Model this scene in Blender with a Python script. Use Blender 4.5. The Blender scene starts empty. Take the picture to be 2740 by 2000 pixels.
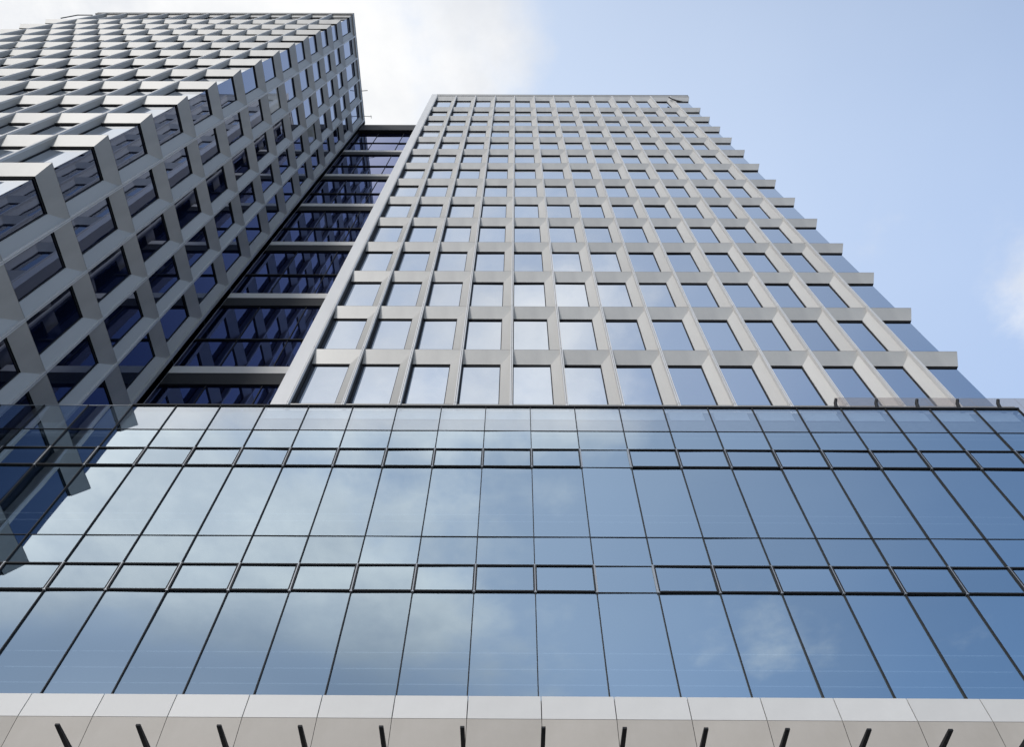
import bpy, math, random
from mathutils import Vector, Matrix
R = math.radians
random.seed(7)
scene = bpy.context.scene
COL = scene.collection
EYE = 1.65                                   # eye height: the street is at z = 0

# ------------------------------------------------------------------ camera
cam_d = bpy.data.cameras.new("camera")
cam = bpy.data.objects.new("camera", cam_d)
COL.objects.link(cam)
P, YAW, ROLL = 1.0240683, -0.0073400, 0.0104602
cy, sy, cp, sp = math.cos(YAW), math.sin(YAW), math.cos(P), math.sin(P)
FWD = Vector((sy*cp, cy*cp, sp))
R0 = Vector((cy, -sy, 0)); U0 = R0.cross(FWD)
RT_ = R0*math.cos(ROLL) + U0*math.sin(ROLL)
UP_ = -R0*math.sin(ROLL) + U0*math.cos(ROLL)
m = Matrix((RT_, UP_, -FWD)).transposed().to_4x4()
m.translation = Vector((0, 0, EYE))
cam.matrix_world = m
cam_d.sensor_fit = 'HORIZONTAL'; cam_d.sensor_width = 36
cam_d.lens = 36*1940.11/2740
cam_d.clip_start = .05; cam_d.clip_end = 6000
scene.camera = cam
def pix(p):                                  # fraction-of-frame position, used only to rank bays by visible size
    d = Vector(p) - Vector((0, 0, EYE)); z = d.dot(FWD)
    if z <= .01: return None
    return (1370+1940*d.dot(RT_)/z, 1000-1940*d.dot(UP_)/z)

# ------------------------------------------------------------------ sky, sun, exposure
SUN_EL, SUN_AZ = R(23), R(205)               # azimuth clockwise from +y: front left of the facades
world = bpy.data.worlds.new("World"); scene.world = world; world.use_nodes = True
wn, wl = world.node_tree.nodes, world.node_tree.links
wn.clear()
def N(t, **kw):
    n = wn.new(t)
    for k, v in kw.items():
        if k.startswith('i_'): n.inputs[int(k[2:])].default_value = v
        else: setattr(n, k, v)
    return n
def M(op, a, b=None, c=None, clamp=False):
    n = wn.new('ShaderNodeMath'); n.operation = op; n.use_clamp = clamp
    for i, s in enumerate((a, b, c)):
        if s is None: continue
        if hasattr(s, 'links'): wl.new(s, n.inputs[i])
        else: n.inputs[i].default_value = s
    return n.outputs[0]
def MIX(f, a, b):
    n = wn.new('ShaderNodeMix'); n.data_type = 'RGBA'
    for i, s in ((0, f), (6, a), (7, b)):
        if hasattr(s, 'links'): wl.new(s, n.inputs[i])
        else: n.inputs[i].default_value = s
    return n.outputs[2]
def RANGE(v, a, b, c=0., d=1.):
    n = wn.new('ShaderNodeMapRange'); n.interpolation_type = 'SMOOTHSTEP'
    wl.new(v, n.inputs[0])
    for i, s in enumerate((a, b, c, d)): n.inputs[i+1].default_value = s
    return n.outputs[0]
sky = N('ShaderNodeTexSky', sky_type='NISHITA')
sky.sun_disc = False; sky.sun_elevation = SUN_EL; sky.sun_rotation = SUN_AZ
sky.air_density = 1.0; sky.dust_density = .6; sky.ozone_density = 2.2
tc = N('ShaderNodeTexCoord'); sx = N('ShaderNodeSeparateXYZ'); wl.new(tc.outputs['Generated'], sx.inputs[0])
X, Y, Z = sx.outputs
zc = M('MAXIMUM', Z, .1)
qx, qy = M('DIVIDE', X, zc), M('DIVIDE', Y, zc)
def noise(scale, detail, ox, oy, rough=.55, stx=1., sty=1.):
    cx = N('ShaderNodeCombineXYZ')
    wl.new(M('MULTIPLY_ADD', qx, stx, ox), cx.inputs[0]); wl.new(M('MULTIPLY_ADD', qy, sty, oy), cx.inputs[1])
    n = N('ShaderNodeTexNoise'); wl.new(cx.outputs[0], n.inputs['Vector'])
    n.inputs['Scale'].default_value = scale; n.inputs['Detail'].default_value = detail
    n.inputs['Roughness'].default_value = rough
    return n.outputs['Fac']
def blob(cx_, cy_, rx, ry):                  # one cloud, placed in the cloud layer
    a = M('DIVIDE', M('SUBTRACT', qx, cx_), rx); b = M('DIVIDE', M('SUBTRACT', qy, cy_), ry)
    return M('SUBTRACT', 1., M('SQRT', M('ADD', M('MULTIPLY', a, a), M('MULTIPLY', b, b))), None, True)
n1 = noise(2.6, 7, 3.1, 1.7)
n2 = noise(7.5, 6, 9.3, 4.1, .6)
n3 = noise(1.3, 4, 5.5, 8.2)
n4 = noise(3.4, 7, 1.2, 6.6, .62)
fb = M('ADD', M('MULTIPLY', M('SUBTRACT', n1, .5), 1.6), M('MULTIPLY', M('SUBTRACT', n2, .5), 1.4))
# overhead and to the left the cloud is closed, to the right it is clear
bias = M('ADD', M('MULTIPLY_ADD', qx, -2.2, -.14), RANGE(M('MULTIPLY', qy, -1.), .1, .5, 0., .26))
bias = M('MINIMUM', bias, .75)
ov = blob(-.24, .12, .3, .5)
bl = None
for (cx_, cy_, rx, ry, st) in ((.84, .45, .2, .15, 1.3), (.53, -1.3, .24, .26, .75), (.02, -.55, .26, .14, .8), (-.78, -.93, .5, .26, 1.5),
                               (-.40, -.80, .26, .13, -.9), (-.36, -1.2, .38, .17, 1.25), (-.85, -1.5, .8, .34, -2.4), (.08, -.70, .34, .12, 1.0),
                               (.1, -1.05, .3, .2, -.5), (.7, -.9, .5, .4, -.3), (-.02, .12, .12, .12, .6)):
    t_ = M('MULTIPLY', blob(cx_, cy_, rx, ry), st)
    bl = t_ if bl is None else M('ADD', bl, t_)
cl = M('ADD', M('ADD', M('MAXIMUM', bias, -.42), fb), M('ADD', bl, M('MULTIPLY', ov, .9)))
mask = RANGE(cl, -.12, .85)
deep = M('MULTIPLY', blob(-.85, -1.55, 1.1, .55), -3.)
veil = RANGE(M('ADD', M('ADD', bias, deep), M('MULTIPLY', M('SUBTRACT', n3, .5), 1.2)), -2.4, .5, .0, .55)
body = RANGE(M('ADD', n4, M('MULTIPLY', n2, .45)), .5, .95)
SKY_STR = .12
k = N('ShaderNodeVectorMath', operation='SCALE'); wl.new(sky.outputs[0], k.inputs[0]); k.inputs['Scale'].default_value = 1.5
front = RANGE(Y, -.45, .35)                  # towards the horizon behind the buildings the air is milkier
blue = MIX(M('MULTIPLY', front, .85), k.outputs[0], (3.7, 4.8, 6.9, 1))
pale = MIX(veil, blue, (6.2, 6.9, 7.9, 1))
white = MIX(body, (7.5, 7.5, 7.5, 1), (5.3, 5.55, 6.0, 1))
white = MIX(M('MULTIPLY', ov, .6, None, True), white, (7.5, 7.5, 7.45, 1))
boosted = N('ShaderNodeVectorMath', operation='SCALE'); wl.new(white, boosted.inputs[0])    # clouds opposite the facades made brighter for the podium reflections
wl.new(RANGE(M('MULTIPLY', qy, -1.), .3, .8, 1., 1.3), boosted.inputs['Scale'])
out_c = MIX(mask, pale, boosted.outputs[0])
out_c = MIX(RANGE(blob(-.95, -1.65, 1.35, .72), .0, .55, .0, .85), out_c, (2.5, 3.2, 4.4, 1))   # heavy slate-blue cloud low behind
dirg = M('ADD', M('MULTIPLY', X, -.45), M('MULTIPLY', Y, -.893))
glow = M('MULTIPLY', M('MULTIPLY', RANGE(dirg, .2, .85), RANGE(M('MULTIPLY', X, -1.), -.2, .15)), RANGE(M('MULTIPLY', Z, -1.), -.48, -.15))
out_c = MIX(glow, out_c, (11., 10.9, 10.8, 1))       # glow added low behind the camera, out of view, to brighten the fronts
dim = M('MULTIPLY', RANGE(X, .05, .45), RANGE(M('MULTIPLY', Z, -1.), -.50, -.15))  # low sky on the right darkened, out of view, to keep light off the flank
out_c = MIX(M('MULTIPLY', dim, .6), out_c, (2.4, 2.8, 3.5, 1))
bg = N('ShaderNodeBackground'); wl.new(out_c, bg.inputs[0]); bg.inputs[1].default_value = SKY_STR
wo = N('ShaderNodeOutputWorld'); wl.new(bg.outputs[0], wo.inputs[0])

sd = bpy.data.lights.new("sun", 'SUN'); sd.energy = 1.5; sd.angle = R(10); sd.color = (1, .97, .93)
sun = bpy.data.objects.new("sun", sd); COL.objects.link(sun)
sdir = Vector((math.sin(SUN_AZ)*math.cos(SUN_EL), math.cos(SUN_AZ)*math.cos(SUN_EL), math.sin(SUN_EL)))
sun.rotation_euler = sdir.to_track_quat('Z', 'Y').to_euler()
sun.location = (0, -20, 60)
vs = scene.view_settings
vs.view_transform = 'Standard'; vs.look = 'None'; vs.exposure = .2; vs.gamma = 1; vs.use_curve_mapping = False
scene.cycles.max_bounces = 8; scene.cycles.glossy_bounces = 5; scene.cycles.transparent_max_bounces = 8

# ------------------------------------------------------------------ materials
class Mat:
    def __init__(s, name):
        s.m = bpy.data.materials.new(name); s.m.use_nodes = True
        s.n, s.l = s.m.node_tree.nodes, s.m.node_tree.links
        s.n.clear(); s.out = s.n.new('ShaderNodeOutputMaterial')
    def new(s, t, **kw):
        n = s.n.new(t)
        for k_, v in kw.items(): n.inputs[k_.replace('_', ' ')].default_value = v
        return n
def noisy(name, c1, c2, rough=.5, metal=0., scale=3., bump=0., rvar=.1, stretch=(1, 1, 1)):
    M_ = Mat(name)
    tcn = M_.n.new('ShaderNodeTexCoord'); mp = M_.n.new('ShaderNodeMapping'); mp.inputs['Scale'].default_value = stretch
    M_.l.new(tcn.outputs['Object'], mp.inputs[0])
    a = M_.new('ShaderNodeTexNoise', Scale=scale, Detail=6., Roughness=.6); M_.l.new(mp.outputs[0], a.inputs['Vector'])
    r = M_.n.new('ShaderNodeMapRange'); r.inputs[1].default_value = .32; r.inputs[2].default_value = .68
    M_.l.new(a.outputs['Fac'], r.inputs[0])
    oi = M_.n.new('ShaderNodeObjectInfo')
    mx = M_.n.new('ShaderNodeMix'); mx.data_type = 'RGBA'
    mx.inputs[6].default_value = (*c1, 1); mx.inputs[7].default_value = (*c2, 1); M_.l.new(r.outputs[0], mx.inputs[0])
    hs = M_.n.new('ShaderNodeHueSaturation'); M_.l.new(mx.outputs[2], hs.inputs['Color'])
    rv = M_.n.new('ShaderNodeMapRange'); M_.l.new(oi.outputs['Random'], rv.inputs[0]); rv.inputs[3].default_value = .95; rv.inputs[4].default_value = 1.05
    M_.l.new(rv.outputs[0], hs.inputs['Value'])
    b = M_.new('ShaderNodeBsdfPrincipled', Metallic=metal)
    M_.l.new(hs.outputs[0], b.inputs['Base Color'])
    rr = M_.n.new('ShaderNodeMapRange'); M_.l.new(a.outputs['Fac'], rr.inputs[0])
    rr.inputs[3].default_value = max(.02, rough-rvar); rr.inputs[4].default_value = rough+rvar
    M_.l.new(rr.outputs[0], b.inputs['Roughness'])
    if bump:
        bp = M_.new('ShaderNodeBump', Strength=bump, Distance=.02); M_.l.new(a.outputs['Fac'], bp.inputs['Height'])
        M_.l.new(bp.outputs[0], b.inputs['Normal'])
    M_.l.new(b.outputs[0], M_.out.inputs[0])
    return M_.m
def glass(name, tint, body, r0=.42, trans=0., bump=.05, bscale=.55, bdist=.05, fpow=4., tcol=(.62, .70, .76)):
    M_ = Mat(name)
    g = M_.new('ShaderNodeBsdfGlossy', Roughness=.015); g.inputs['Color'].default_value = (*tint, 1)
    # coated glass: the reflection loses its tint towards grazing
    lw = M_.n.new('ShaderNodeLayerWeight'); lw.inputs[0].default_value = .5      # Facing = 1 - cos
    pw = M_.n.new('ShaderNodeMath'); pw.operation = 'POWER'; M_.l.new(lw.outputs['Facing'], pw.inputs[0]); pw.inputs[1].default_value = fpow
    fr = M_.n.new('ShaderNodeMapRange'); M_.l.new(pw.outputs[0], fr.inputs[0]); fr.inputs[3].default_value = r0; fr.inputs[4].default_value = 1.
    oi = M_.n.new('ShaderNodeObjectInfo'); vr = M_.n.new('ShaderNodeMapRange'); M_.l.new(oi.outputs['Random'], vr.inputs[0])
    vr.inputs[3].default_value = r0*.9; vr.inputs[4].default_value = r0*1.08; M_.l.new(vr.outputs[0], fr.inputs[3])
    cm = M_.n.new('ShaderNodeMix'); cm.data_type = 'RGBA'; M_.l.new(pw.outputs[0], cm.inputs[0])
    cm.inputs[6].default_value = (*tint, 1); cm.inputs[7].default_value = (1, 1, 1, 1); M_.l.new(cm.outputs[2], g.inputs['Color'])
    tcn = M_.n.new('ShaderNodeTexCoord')
    ns = M_.new('ShaderNodeTexNoise', Scale=bscale, Detail=1.5, Roughness=.4)
    M_.l.new(tcn.outputs['Object'], ns.inputs['Vector'])
    bp = M_.new('ShaderNodeBump', Strength=bump, Distance=bdist); M_.l.new(ns.outputs['Fac'], bp.inputs['Height'])
    M_.l.new(bp.outputs[0], g.inputs['Normal'])
    d = M_.n.new('ShaderNodeBsdfDiffuse'); d.inputs[0].default_value = (*body, 1)
    back = d.outputs[0]
    if trans:
        t = M_.n.new('ShaderNodeBsdfTransparent'); t.inputs[0].default_value = (*tcol, 1)
        mt = M_.n.new('ShaderNodeMixShader'); mt.inputs[0].default_value = trans
        M_.l.new(back, mt.inputs[1]); M_.l.new(t.outputs[0], mt.inputs[2]); back = mt.outputs[0]
    ms = M_.n.new('ShaderNodeMixShader'); M_.l.new(fr.outputs[0], ms.inputs[0])
    M_.l.new(back, ms.inputs[1]); M_.l.new(g.outputs[0], ms.inputs[2])
    M_.l.new(ms.outputs[0], M_.out.inputs[0])
    return M_.m
CLAD = noisy('anodised_cladding', (.405, .40, .39), (.475, .47, .455), .47, .18, 1.3, 0, .07, (1, 1, .16))
CLAD2 = noisy('anodised_fin', (.60, .595, .59), (.68, .675, .67), .42, .2, .8, 0, .05, (1, 1, .25))
DARK = noisy('black_frame', (.004, .005, .008), (.005, .006, .009), .7, 0., .3, 0, .02)
CORE = noisy('dark_core', (.012, .012, .016), (.02, .02, .026), .8)
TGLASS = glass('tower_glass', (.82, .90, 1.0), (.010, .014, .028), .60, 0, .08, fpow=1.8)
FGLASS = glass('darkened_flank_glass', (.55, .66, .95), (.004, .007, .02), .12, 0, .10, .45, .06, 2.6)  # copy of the tower glass, the flank's dimness put into tint and reflectance
PGLASS = glass('podium_glass', (.74, .90, 1.0), (.004, .014, .030), .46, .70, .10, .4, .07, fpow=1.7)
AGLASS = glass('parapet_glass', (.80, .88, .96), (.05, .06, .08), .34, .95, .04, fpow=1.7)
LGLASS = glass('link_glass', (.42, .50, .92), (.004, .006, .020), .34, 0, .12, .4, .07)
SGLASS = glass('screen_glass', (.8, .78, .76), (.46, .43, .41), .05, .88, .02, tcol=(.90, .86, .83))
SILVER = noisy('silver_mullion', (.26, .28, .31), (.33, .35, .38), .4, .3, 3.)
FASC = noisy('white_fascia', (.56, .55, .535), (.61, .60, .585), .5, 0., .9, 0, .08)
BEIGE = noisy('beige_panel', (.41, .375, .335), (.47, .435, .395), .6, 0., 1.2, .02, .08)
UPST = noisy('grey_upstand', (.30, .32, .34), (.36, .38, .40), .7)
PALE = noisy('pale_upstand_panel', (.68, .70, .73), (.78, .79, .81), .6)
ROOM = noisy('dark_room', (.02, .03, .045), (.035, .05, .07), .8)
RAILM = noisy('pale_rail', (.55, .6, .65), (.65, .7, .75), .5)
ASPH = noisy('asphalt', (.040, .040, .042), (.065, .064, .062), .85, 0, 6., .4)
PAVE = noisy('paving', (.17, .165, .155), (.25, .24, .23), .8, 0, 2.5, .2)
EARTH = noisy('city_ground', (.09, .09, .085), (.15, .145, .14), .9, 0, .05)
BGLASS = glass('glass_over_blind', (.6, .7, .9), (.52, .50, .44), .12, 0, .05, fpow=4.)
BLIND = noisy('blind', (.55, .52, .45), (.6, .57, .5), .8)

# ------------------------------------------------------------------ builders
def link(name, verts, faces, mats, fm=None, parent=None, loc=None):
    me = bpy.data.meshes.new(name); me.from_pydata(verts, [], faces)
    for mm in (mats if isinstance(mats, (list, tuple)) else [mats]): me.materials.append(mm)
    if fm:
        for p_, i in zip(me.polygons, fm): p_.material_index = i
    me.update()
    o = bpy.data.objects.new(name, me); COL.objects.link(o)
    if parent: o.parent = parent
    if loc: o.location = loc
    return o
def thing(name, label, cat, loc, group=None):
    o = bpy.data.objects.new(name, None); COL.objects.link(o); o.location = loc; o.empty_display_size = .5
    tag(o, label, cat, group); return o
def tag(o, label=None, cat=None, group=None, kind=None):
    if label: o['label'] = label
    if cat: o['category'] = cat
    if group: o['group'] = group
    if kind: o['kind'] = kind
    return o
class MB:
    def __init__(s): s.v, s.f, s.m = [], [], []
    def poly(s, pts, mi=0):
        b = len(s.v); s.v += [tuple(p) for p in pts]; s.f.append(tuple(range(b, b+len(pts)))); s.m.append(mi)
    def box(s, x0, x1, y0, y1, z0, z1, mi=0):
        b = len(s.v)
        s.v += [(x, y, z) for z in (z0, z1) for y in (y0, y1) for x in (x0, x1)]
        for q in ((0, 2, 3, 1), (4, 5, 7, 6), (0, 1, 5, 4), (2, 6, 7, 3), (0, 4, 6, 2), (1, 3, 7, 5)):
            s.f.append(tuple(b+i for i in q)); s.m.append(mi)
    def tube(s, pts, r, n=8, mi=0):
        pts = [Vector(p) for p in pts]; rings = []
        for i, p_ in enumerate(pts):
            d = (pts[min(i+1, len(pts)-1)] - pts[max(i-1, 0)]).normalized()
            a = d.orthogonal().normalized() if i == 0 else (rings_a - d*rings_a.dot(d)).normalized()
            rings_a = a; b_ = d.cross(a); base = len(s.v)
            rr = r[i] if isinstance(r, (list, tuple)) else r
            s.v += [tuple(p_ + (a*math.cos(2*math.pi*j/n) + b_*math.sin(2*math.pi*j/n))*rr) for j in range(n)]
            rings.append(base)
        for a0, b0 in zip(rings, rings[1:]):
            for j in range(n):
                s.f.append((a0+j, a0+(j+1) % n, b0+(j+1) % n, b0+j)); s.m.append(mi)
        s.f.append(tuple(rings[0]+j for j in reversed(range(n)))); s.m.append(mi)
        s.f.append(tuple(rings[-1]+j for j in range(n))); s.m.append(mi)
    def add(s, o, fn=None):
        b = len(s.v); s.v += [fn(v) for v in o.v] if fn else o.v
        s.f += [tuple(b+i for i in f) for f in o.f]; s.m += o.m
    def build(s, name, mats, parent=None, origin=None):
        # the mesh is written about its own origin so that the object's origin lies on the piece
        if origin is None: origin = (0, 0, 0)
        off = Vector(origin)
        o = link(name, [tuple(Vector(v)-off) for v in s.v], s.f, mats, s.m, parent)
        o.location = off - (parent.location if parent else Vector((0, 0, 0)))
        return o

# ------------------------------------------------------------------ the setting
def sheet(name, x0, x1, y0, y1, z, mat, t=None):
    b = MB()
    if t: b.box(x0, x1, y0, y1, z-t, z)
    else: b.poly([(x0, y0, z), (x1, y0, z), (x1, y1, z), (x0, y1, z)])
    return tag(b.build(name, mat), kind='structure')
sheet('ground', -3000, 3000, -3000, 3000, 0, EARTH)
sheet('road', -400, 400, -16, -5, .006, ASPH)
sheet('pavement', -400, 400, -5, 40, .13, PAVE, .125)
sheet('far_pavement', -400, 400, -22, -16, .13, PAVE, .125)
b = MB()
for i in range(-40, 41): b.box(i*6-1.2, i*6+1.2, -10.56, -10.44, .007, .011)
tag(b.build('road_marking', FASC), kind='structure')

# ------------------------------------------------------------------ towers
W, H = 2.0175, 4.02
S, G, FN, F = .26, .335, .06, .05            # spandrel slant, glass depth, fin projection, half fin width
WR = 1.58                                    # right edge of the window within a bay
def panel_mb(h, hh, first=False, last=False, jamb_dark=True, e=0.):
    FN = .09 if jamb_dark else .03
    """one storey-high facade cassette; u to the right, n outwards, v up. 0 cladding 1 fin 2 black"""
    b = MB(); J = .018; NC = .2; NZ = S*NC/(h-J-hh)
    def q(*pts, mi=0): b.poly([(u, -n, v) for (u, v, n) in pts], mi)
    ul = S-e if first else F                   # left end of the slanted head
    ulh = -e if first else F
    ur, urh = (W-S, W) if last else (WR, W-F)
    q(*([(ulh, h-J, 0), (ul, hh, -S), (ur, hh, -S)] + ([] if last else [(W-F, h-J-NC, -NZ)]) + [(urh, h-J, 0)]))            # spandrel, leaning in towards the window head
    q((ulh, h-J, 0), (urh, h-J, 0), (urh, h-J, -G), (ulh, h-J, -G))        # its top
    # soffit and black head
    gl = G-e if first else ul; gr = W-G if last else ur
    q((ul, hh, -S), (gl, hh, -G-.02), (gr, hh, -G-.02), (ur, hh, -S), mi=2)
    if not last:
        q((W-F, 0, -NZ), (W-F, h-J-NC, -NZ), (WR, hh, -S), (WR, 0, -S))           # splayed jamb
        q((WR, 0, -S), (WR, hh, -S), (WR, hh, -G+.04), (WR, 0, -G+.04), mi=1)
        q((WR, 0, -G+.04), (WR, hh, -G+.04), (WR, hh, -G-.02), (WR, 0, -G-.02), mi=2)
    if not first:                            # fin at the left of the bay with a shadow joint along its nose
        def bx(u0, u1, n0, n1, v0, v1, mi):
            b.box(u0, u1, -n1, -n0, v0, v1, mi)
        bx(-F, -.008, -G, FN, 0, h-J, 1); bx(.008, F, -.05, FN, 0, h-J, 1)
        bx(-.008, .008, -G, FN-.03, 0, h-J, 2)
        bx(.008, F, -G, -.05, 0, h-J, 2 if jamb_dark else 0)
    q((ulh, 0, 0), (urh, 0, 0), (urh, 0, -G), (ulh, 0, -G))                # sill
    return b
def pane_mb(h, hh, first=False, last=False, tilt=(0, 0), e=0.):
    b = MB(); u0 = G-e if first else F; u1 = W-G if last else WR
    pts = [(u0, 0), (u1, 0), (u1, hh), (u0, hh)]; uc, vc = (u0+u1)/2, hh/2
    b.poly([(u, G + tilt[0]*(u-uc) + tilt[1]*(v-vc), v) for u, v in pts])
    return b
def frame_mb(h, hh, first=False, last=False, e=0.):
    b = MB(); u0 = G-e if first else F; u1 = W-G if last else WR; t = .05
    b.box(u0+.001, u1-.001, G-.035, G-.006, hh-.06, hh-.002)
    b.box(u0+.001, u1-.001, G-.035, G-.006, .001, .05)
    if not first: b.box(u0+.001, u0+t*.7, G-.034, G-.006, .05, hh-.06)
    if not last: b.box(u1-t*.7, u1-.001, G-.034, G-.006, .05, hh-.06)
    return b
def tower(name, label, x0, x1, y0, y1, zs, k0, k1, htop, htop_head, roof, faces, dark_jamb, keep=100, ext=0., cut=False):
    """faces: list of (origin(x,y), u-dir, n bays, first_corner, last_corner, visible)"""
    root = thing(name, label, 'building', ((x0+x1)/2, (y0+y1)/2, 0))
    base = root.location
    cells = []
    for fi, (org, ud, nb, fc, lc, vis) in enumerate(faces):
        ux, uy = ud; nx, ny = uy, -ux        # outward normal
        for i in range(nb):
            for k_ in range(k0, k1+1):
                z = zs + k_*H
                h, hh = (htop, htop_head) if k_ == k1 else (H, H-.76)
                o = (org[0]+ux*W*i, org[1]+uy*W*i, z)
                first, last = fc and i == 0, lc and i == nb-1
                if cut and k_ == k1 and ((fi == 0 and i == 0) or fi == 3): continue
                if cut and k_ == k1 and fi == 0 and i == 1: pass
                area = 0
                if vis:
                    c = Vector((o[0]+ux*W/2, o[1]+uy*W/2, z+h/2))
                    if (Vector((0, 0, EYE))-c).dot(Vector((nx, ny, 0))) > 0 and c.z > 19:
                        pp = [pix((o[0]+ux*a, o[1]+uy*a, z+v)) for a, v in ((0, 0), (W, 0), (W, h), (0, h))]
                        if all(pp) and any(-20 < p_[0] < 2760 and -20 < p_[1] < 1110 for p_ in pp):
                            area = .5*abs(sum(pp[j][0]*pp[(j+1) % 4][1]-pp[(j+1) % 4][0]*pp[j][1] for j in range(4)))
                            cx_, cy_ = sum(p_[0] for p_ in pp)/4, sum(p_[1] for p_ in pp)/4
                            if not (-60 < cx_ < 2800 and -60 < cy_ < 1120): area *= .2
                cells.append((area, fi, i, k_, o, ud, h, hh, first, last))
    cells.sort(key=lambda c: -c[0])
    cache = {}; rest = MB(); restg = MB()
    for idx, (area, fi, i, k_, o, ud, h, hh, first, last) in enumerate(cells):
        ang = math.atan2(ud[1], ud[0]); ca, sa = math.cos(ang), math.sin(ang)
        tl = (random.gauss(0, .0025), random.gauss(0, .003)); e = ext if fi == 0 and first else 0.
        if idx < keep and area > 0:
            key = (round(h, 2), first, last, e)
            if key not in cache:
                a = panel_mb(h, hh, first, last, dark_jamb, e).build('cladding_panel', [CLAD, CLAD2, DARK])
                c = frame_mb(h, hh, first, last, e).build('window_frame', [DARK])
                cache[key] = (a.data, c.data); bpy.data.objects.remove(a); bpy.data.objects.remove(c)
            pd, fd = cache[key]
            po = bpy.data.objects.new('cladding_panel', pd); COL.objects.link(po); po.parent = root
            po.location = Vector(o)-base; po.rotation_euler = (0, 0, ang)
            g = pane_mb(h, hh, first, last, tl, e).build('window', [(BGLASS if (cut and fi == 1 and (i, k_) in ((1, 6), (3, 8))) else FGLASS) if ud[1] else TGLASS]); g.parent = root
            g.location = Vector(o)-base; g.rotation_euler = (0, 0, ang)
            fo = bpy.data.objects.new('window_frame', fd); COL.objects.link(fo); fo.parent = g
        else:
            fn = lambda v: (o[0]+v[0]*ca-v[1]*sa, o[1]+v[0]*sa+v[1]*ca, o[2]+v[2])
            rest.add(panel_mb(h, hh, first, last, dark_jamb, e), fn)
            p2 = frame_mb(h, hh, first, last, e); p2.m = [2]*len(p2.m); rest.add(p2, fn)
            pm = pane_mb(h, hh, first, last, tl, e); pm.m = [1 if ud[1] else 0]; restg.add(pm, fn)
    c = base
    tag(rest.build('cladding_field', [CLAD, CLAD2, DARK], root, c), kind='stuff')
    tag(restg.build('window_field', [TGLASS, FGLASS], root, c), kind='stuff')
    # core, plinth and roof coping
    e = G+.03
    b = MB(); zt = zs+k1*H+.9*cut; b.box(x0+e, x1-e, y0+e, y1-e, .14, zt)
    xc = x0+1.75 if cut else x0
    b.box(xc+e, x1-e, y0+e+.001, y1-e-.001, zt+.001, roof-.3); b.build('core', CORE, root, c)
    zb = zs+k0*H
    b = MB(); b.box(x0+.1, x1-.1, y0+.1, y1-.1, .14, zb-.02); b.build('plinth_wall', UPST, root, c)
    b = MB(); t = .03
    b.box(xc-t, x1+t, y0-t, y1+t, roof-.10, roof, 1); b.box(xc-.005, x1+.005, y0-.005, y1+.005, roof-.62, roof-.101, 0)
    b.build('roof_coping', [CLAD, DARK], root, c)
    return root

Z = EYE
# right-hand tower: front face 13 bays
RX0, RX1, RY = -8.2, -8.2+13*W, 14.577
rt = tower('office_tower', 'tall pale metal and glass tower in the middle behind the podium, seen square on', RX0-.52, RX1, RY, RY+10*W,
           Z+21.81, -2, 13, 5.45, 4.45, Z+80.35,
           [((RX0, RY), (1, 0), 13, False, True, True), ((RX1, RY), (0, 1), 10, True, False, False),
            ((RX0-.52, RY+10*W), (0, -1), 10, False, False, False), ((RX1, RY+10*W), (-1, 0), 13, False, False, False)], True)
b = MB(); b.box(RX0-.60, RX0-F-.004, RY-.06, RY+.5, .14, Z+80.3); b.build('corner_pier', CLAD2, rt, rt.location)
# left-hand tower: dark flank of 5 bays, front face 13 bays
LX, LY = -16.044, 6.83
LX0 = LX-13*W; EXT = .82
lt = tower('office_tower', 'tall tower at the left edge with a shaded flank of deep framed windows', LX0-EXT, LX, LY, LY+5*W+.45,
           Z+25.16, -5, 12, 6.0, 5.1, Z+79.6,
           [((LX0, LY), (1, 0), 13, True, True, True), ((LX, LY), (0, 1), 5, True, False, True),
            ((LX, LY+5*W+.45), (-1, 0), 13, False, False, False), ((LX0-EXT, LY+5*W), (0, -1), 5, False, True, False)], False, ext=EXT, cut=True)
b = MB(); b.box(LX-.5, LX+.05, LY+5*W-F, LY+5*W+.45, .14, Z+79.55); b.build('corner_pier', CLAD, lt, lt.location)

# ------------------------------------------------------------------ glass link between the towers
LKY = 17.45
lk = thing('link_building', 'dark glass link block with pale floor bands wedged between the two towers', 'building', (-12.3, 22, 0))
c = lk.location
x0, x1 = LX-.4, RX0-.62
b = MB(); b.box(x0, x1, LKY+.12, LKY+12, .14, Z+76.2); b.build('core', CORE, lk, c)
tops = [29.1-8.02+.0, 29.1, 37.15, 45.15, 53.0, 60.8, 68.62]
nx = 3
bw = (x1-x0)/nx
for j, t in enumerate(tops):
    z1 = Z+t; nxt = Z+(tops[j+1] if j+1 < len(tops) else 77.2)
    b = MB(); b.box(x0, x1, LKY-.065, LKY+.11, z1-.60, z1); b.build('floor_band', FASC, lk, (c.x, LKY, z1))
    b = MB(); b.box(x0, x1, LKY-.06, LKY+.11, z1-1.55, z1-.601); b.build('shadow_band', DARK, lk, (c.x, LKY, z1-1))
    zlo, zhi = z1+.0, nxt-1.551
    zm = zlo+(zhi-zlo)*.42
    b = MB(); b.box(x0, x1, LKY-.04, LKY+.1, zm-.04, zm+.04); b.build('transom', DARK, lk, (c.x, LKY, zm))
    for i in range(nx):
        for (a, d) in ((zlo, zm-.04), (zm+.04, zhi)):
            tl = (random.gauss(0, .004), random.gauss(0, .004)); xa, xb = x0+i*bw, x0+(i+1)*bw
            pts = [(xa, a), (xb, a), (xb, d), (xa, d)]
            b = MB(); b.poly([(x, LKY+.05+tl[0]*(x-(xa+xb)/2)+tl[1]*(z-(a+d)/2), z) for x, z in pts])
            b.build('window', LGLASS, lk, ((xa+xb)/2, LKY, a))
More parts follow.
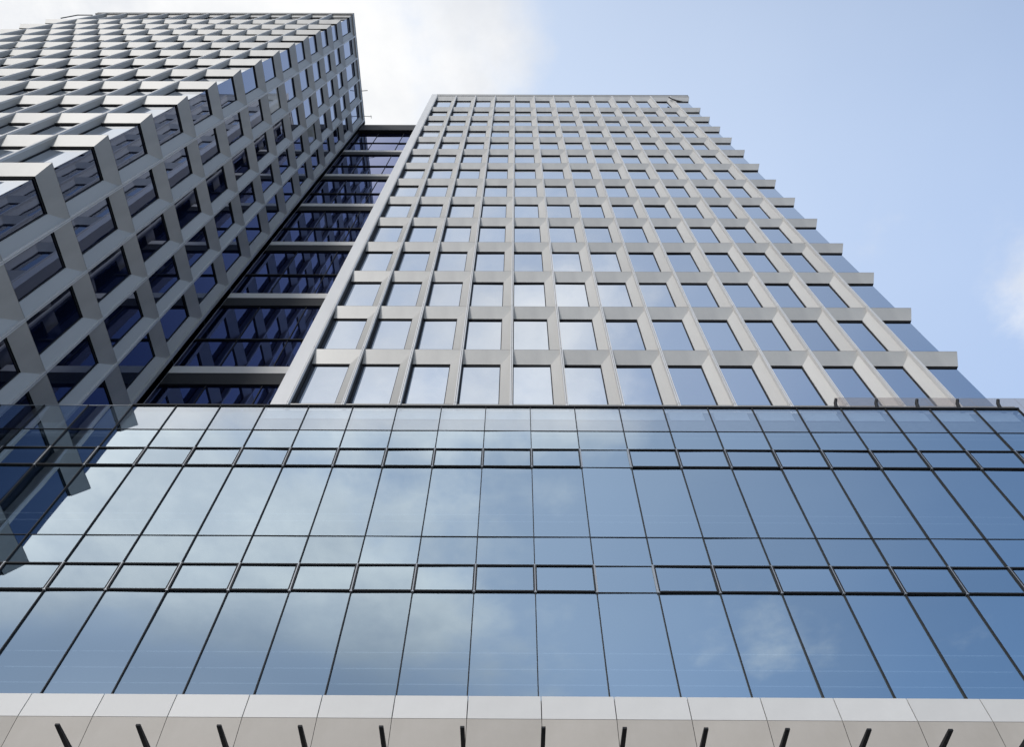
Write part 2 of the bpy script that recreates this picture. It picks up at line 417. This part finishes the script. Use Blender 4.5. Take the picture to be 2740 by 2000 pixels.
for i in range(1, nx):
    b = MB(); xm = x0+i*bw; b.box(xm-.015, xm+.015, LKY+.00, LKY+.10, Z+22, Z+76); b.build('mullion', DARK, lk, (xm, LKY, Z+22))
b = MB(); b.box(x0, x1, LKY-.3, LKY+12.1, Z+75.7, Z+78.0, 0); b.build('roof_coping', [DARK], lk, (c.x, LKY, Z+76))

# ------------------------------------------------------------------ glazed podium
D = 12.392; w = 1.35; MX = .473-9*w            # x of the mullion at the left end of the cap
pod = thing('glass_podium', 'low wide curtain wall podium of blue reflecting panes in front of the tower', 'building', (0, 20, 0))
c = pod.location
xs = [MX+k_*w for k_ in range(-3, 21)]
xs = [LX+.08] + xs
XR = xs[-1]
lev = [8.45, 11.10, 11.88, 12.81, 15.46, 16.24, 17.14, 18.37]
thick = {11.10, 11.88, 15.46, 16.24}
fixed = {14}                                   # bay whose vents are fixed lights, in both rows
cells = []
for i in range(len(xs)-1):
    for r in range(7):
        vent = r in (1, 4)
        cells.append((i, r, vent))
restp = MB()
count = 0
for (i, r, vent) in cells:
    xa, xb, za, zb = xs[i], xs[i+1], Z+lev[r], Z+lev[r+1]
    if vent and i not in fixed:
        tl = (random.gauss(0, .004), random.gauss(0, .004)); ins = .035
        y = D-.012; xa += ins; xb -= ins; za += .022; zb -= .022
        mk = []
        for (x, z) in ((xa, za), (xb, za), (xb, zb), (xa, zb)):
            mk.append((x, y+tl[0]*(x-(xa+xb)/2)+tl[1]*(z-(za+zb)/2), z))
        b = MB(); b.poly(mk); o = b.build('vent_window', PGLASS, pod, (xa, D, za))
        f = MB(); t = .028; y0, y1 = D-.05, D-.018
        f.box(xa-.02, xb+.02, y0, y1, zb-.004, zb+.024); f.box(xa-.02, xb+.02, y0, y1, za-.024, za+.004)
        f.box(xa-.024, xa+.008, y0+.001, y1, za+.004, zb-.004); f.box(xb-.008, xb+.024, y0+.001, y1, za+.004, zb-.004)
        fo = f.build('window_frame', DARK); fo.parent = o; fo.location = Vector((0, 0, 0)) - Vector((xa, D, za))
        continue
    sg = .0036 if r != 6 else .001
    tl = (random.gauss(0, sg), random.gauss(0, sg))
    b = MB(); b.poly([(x, D+tl[0]*(x-(xa+xb)/2)+tl[1]*(z-(za+zb)/2), z) for (x, z) in ((xa, za), (xb, za), (xb, zb), (xa, zb))])
    if count < 98 or i > 15: pass
    if count < 100 or r == 6: b.build('glass_pane', AGLASS if r == 6 else PGLASS, pod, (xa, D, za))
    else: restp.add(b)
    count += 1
tag(restp.build('glass_pane_field', PGLASS, pod, (XR, D, Z+lev[0])), kind='stuff')
for i, x in enumerate(xs[1:]):
    b = MB(); capped = x > MX-.01
    b.box(x-.010, x+.010, D-.032, D+.014, Z+8.4, Z+18.36, 0)
    b.box(x-.009, x+.011, D-.038, D-.0325, Z+8.4, Z+18.365, 0)
    b.box(x-.018, x+.018, D+.022, D+.09, Z+8.4, Z+17.1, 2)
    for (a, d) in ((11.10, 11.88), (15.46, 16.24)):
        b.box(x-.030, x+.030, D-.0465, D-.003, Z+a-.02, Z+d+.02, 1)
    b.build('mullion', [DARK, SILVER, DARK], pod, (x, D, Z+8.4))
for z in lev[:-1]:
    t = .020 if z in thick else .014
    b = MB(); b.box(LX+.09, XR, D-.016, D+.012, Z+z-t*.5, Z+z+t*.5); b.box(LX+.09, XR, D+.02, D+.07, Z+z-.010, Z+z+.014)
    b.build('transom', DARK, pod, (0, D, Z+z))
b = MB(); b.box(MX, XR+.03, D-.045, D+.10, Z+18.366, Z+18.42); b.build('parapet_cap', DARK, pod, (MX, D, Z+18.4))
b = MB(); b.box(LX+.09, MX-.003, D-.012, D+.012, Z+18.366, Z+18.385); b.build('glass_edge', SILVER, pod, (LX, D, Z+18.37))
# behind the glass: rooms, slab edges, the upstand with its pale panels
b = MB(); b.box(LX+.1, XR-.1, D+.9, D+1.0, .14, Z+17.1); b.build('room_wall', ROOM, pod, (0, D+.9, 5))
for z in (12.0, 16.4):
    b = MB(); b.box(LX+.1, XR-.1, D+.16, D+.89, Z+z-.2, Z+z+.2); b.build('floor_slab', ROOM, pod, (0, D+.5, Z+z))
for z in (8.95, 9.3, 9.68, 13.55, 13.8):
    b = MB(); b.box(LX+.1, XR-.1, D+.20, D+.24, Z+z-.012, Z+z+.012); b.build('blind_rail', RAILM, pod, (0, D+.2, Z+z))
b = MB(); b.box(LX+.1, XR-.1, D+.16, D+2.1, Z+17.0, Z+17.12); b.build('roof_deck', UPST, pod, (0, D+1, Z+17))
b = MB(); b.box(MX+.02, XR-.04, D+.10, D+.24, Z+17.121, Z+17.80); b.box(MX+.02, XR-.04, D+.16, D+.24, Z+17.801, Z+18.33); b.build('roof_upstand', UPST, pod, (MX, D+.2, Z+17.1))
for k_ in range(3, 20):
    xa = MX+k_*w; ins = .0 if k_ < 12 else .16
    b = MB(); b.box(xa+ins+.002, xa+w-ins-.002, D+.10, D+.155, Z+17.86, Z+18.31); b.build('pale_panel', PALE, pod, (xa, D+.1, Z+17.8))
# return wall at the right end
b = MB()
for j in range(6):
    for r in range(7): b.poly([(XR, D+.02+j*w, Z+lev[r]+.02), (XR, D+.02+(j+1)*w-.03, Z+lev[r]+.02), (XR, D+.02+(j+1)*w-.03, Z+lev[r+1]-.02), (XR, D+.02+j*w, Z+lev[r+1]-.02)])
b.build('side_glazing', PGLASS, pod, (XR, D, Z+8.4))
b = MB()
for j in range(7): b.box(XR-.03, XR-.004, D+j*w-.02, D+j*w+.02, Z+8.4, Z+18.42)
b.box(XR-.06, XR+.03, D+.101, D+6*w, Z+18.366, Z+18.42)
b.box(XR-.9, XR-.8, D+.9, D+6*w, .14, Z+17.1)
b.build('side_frame', DARK, pod, (XR, D, Z+8.4))
# set-back wing that carries the roof deck and its screen past the corner
b = MB(); b.box(XR+.001, XR+4.2, D+1.35, D+14, .14, Z+16.9); b.build('side_wing_wall', UPST, pod, (XR+2, D+7, 8))
b = MB()
for j in range(3):
    for r in range(5): b.poly([(XR+.05+j*w*1.02, D+1.33, Z+.2+r*3.3), (XR-.02+(j+1)*w*1.02, D+1.33, Z+.2+r*3.3), (XR-.02+(j+1)*w*1.02, D+1.33, Z+3.3+r*3.3), (XR+.05+j*w*1.02, D+1.33, Z+3.3+r*3.3)])
b.build('side_wing_glazing', PGLASS, pod, (XR, D+1.3, Z))
b = MB(); b.box(XR+.001, XR+4.3, D+1.28, D+14.1, Z+16.901, Z+17.12); b.build('side_wing_roof', DARK, pod, (XR+2, D+7, Z+17))
# ground floor, seen only from the street
b = MB(); b.box(LX+.1, XR, 12.9, 13.0, .14, Z+8.3); b.build('ground_floor_wall', ROOM, pod, (0, 12.9, .14))
b = MB()
xg = LX+.3
while xg < XR-1:
    b.poly([(xg, 12.6, .3), (xg+2.5, 12.6, .3), (xg+2.5, 12.6, 6.6), (xg, 12.6, 6.6)]); xg += 2.7
b.build('shopfront_glazing', PGLASS, pod, (0, 12.6, .3))
b = MB(); xg = LX+.2
while xg < XR:
    b.box(xg-.09, xg+.09, 12.5, 12.7, .14, 6.75); xg += 2.7
b.box(LX+.1, XR, 12.52, 12.72, 6.751, 7.2)
b.build('shopfront_frame', DARK, pod, (0, 12.6, .3))

# ------------------------------------------------------------------ fascia and canopy below the curtain wall
FY = 12.057
can = thing('entrance_canopy', 'white and beige panel band with black beams at the foot of the podium glass', 'canopy', (0, FY, 8))
c = can.location
jx = [-.836+(k_)*1.3455 for k_ in range(-12, 13)]
for xa, xb in zip(jx, jx[1:]):
    if xa < LX+.1: xa = LX+.12
    xb = min(xb, XR)
    if xb-xa < .2: continue
    g = .009
    b = MB(); b.box(xa+g, xb-g, FY, FY+.33, Z+7.885, Z+8.335); b.build('fascia_panel', FASC, can, (xa, FY, Z+7.88))
    b = MB(); g = .005
    b.poly([(xa+g, FY+.004, Z+7.880), (xa+g, FY+.16, Z+6.7), (xb-g, FY+.16, Z+6.7), (xb-g, FY+.004, Z+7.880)])
    b.poly([(xa+g, FY+.16, Z+6.7), (xa+g, FY+.5, Z+6.7), (xb-g, FY+.5, Z+6.7), (xb-g, FY+.16, Z+6.7)])
    b.build('lower_panel', BEIGE, can, (xa, FY, Z+6.7))
b = MB(); b.box(LX+.12, XR, FY+.2, FY+.34, Z+6.72, Z+8.30); b.build('backing', DARK, can, (0, FY+.3, Z+7))
for k_ in range(-11, 12):
    x = -.848+k_*1.3507
    if x < LX+.5 or x > XR-.2: continue
    b = MB(); hw = .036
    y0, y1 = 11.289, FY+.12; zt = Z+7.25; zb0, zb1 = zt-.03, zt-.08     # tapers towards its tip
    v = [(x-hw, y0, zt), (x+hw, y0, zt), (x+hw, y1, zt), (x-hw, y1, zt), (x-hw, y0, zb0), (x+hw, y0, zb0), (x+hw, y1, zb1), (x-hw, y1, zb1)]
    bb = len(b.v); b.v += v
    for f in ((0, 1, 2, 3), (7, 6, 5, 4), (0, 4, 5, 1), (1, 5, 6, 2), (2, 6, 7, 3), (3, 7, 4, 0)): b.f.append(tuple(bb+i for i in f)); b.m.append(0)
    b.build('outrigger_beam', DARK, can, (x, y0, zt))


# ------------------------------------------------------------------ glass wind screen on the podium roof
ws = thing('wind_screen', 'see-through grey glass screen on dark curved posts above the right end of the podium', 'screen', (14, 14, Z+17.12))
c = ws.location
for k_ in range(5):
    xa = 11.257+k_*1.58
    b = MB(); b.box(xa+.004, xa+1.576, 13.99, 14.01, Z+17.13, Z+21.45); b.build('glass_panel', SGLASS, ws, (xa, 14, Z+17.2))
for k_ in range(5):
    x = 10.62+k_*1.347
    b = MB(); b.tube([(x-.03, 13.42, Z+17.12), (x-.03, 13.4, Z+19.2), (x-.02, 13.38, Z+19.85), (x+.03, 13.34, Z+20.12), (x+.09, 13.28, Z+20.26)], [.06, .06, .06, .055, .05], 10)
    b.build('post', DARK, ws, (x, 13.4, Z+17.1))
b = MB(); b.tube([(10.4, 13.75, Z+17.9), (18.4, 13.75, Z+17.9)], .03); b.build('rail', DARK, ws, (14, 13.7, Z+17.9))
# strip of deck that carries it past the podium end
# ------------------------------------------------------------------ small things on the roofs
def small(name, label, cat, pts, r, mat=DARK, extra=None):
    b = MB(); b.tube(pts, r)
    if extra: extra(b)
    return tag(b.build(name, mat, None, pts[0]), label, cat)
small('lightning_rod', 'short dark rod poking out near the top of the left tower flank', 'rod', [(-16.0, 14.07, Z+79.5), (-15.45, 14.07, Z+79.75)], .035)
small('lightning_rod', 'thin dark rod at the rear roof corner of the left tower above the link', 'rod', [(-16.0, 16.6, Z+79.5), (-15.3, 16.7, Z+79.8)], .03,
      extra=lambda b: b.tube([(-15.35, 16.55, Z+79.78), (-15.35, 16.9, Z+79.8)], .02))
def rail_extra(b):
    b.tube([(-44.2, 7.2, Z+81.6), (-41.6, 7.2, Z+81.6)], .03)
b = MB(); b.tube([(-44.0, LY+.3, Z+77.5), (-44.0, LY+.3, Z+80.6), (-42.5, LY+.3, Z+80.6)], .05)
tag(b.build('roof_rail', DARK, None, (-42.8, LY+.3, Z+79.6)), 'thin rail frame at the far left roof corner of the left tower', 'rail')
small('hanging_cable', 'short black cable curling over the topmost right window of the middle tower', 'cable',
      [(15.75, 14.45, Z+78.6), (15.85, 14.42, Z+77.6), (16.15, 14.4, Z+76.6), (16.6, 14.4, Z+76.0)], .07)
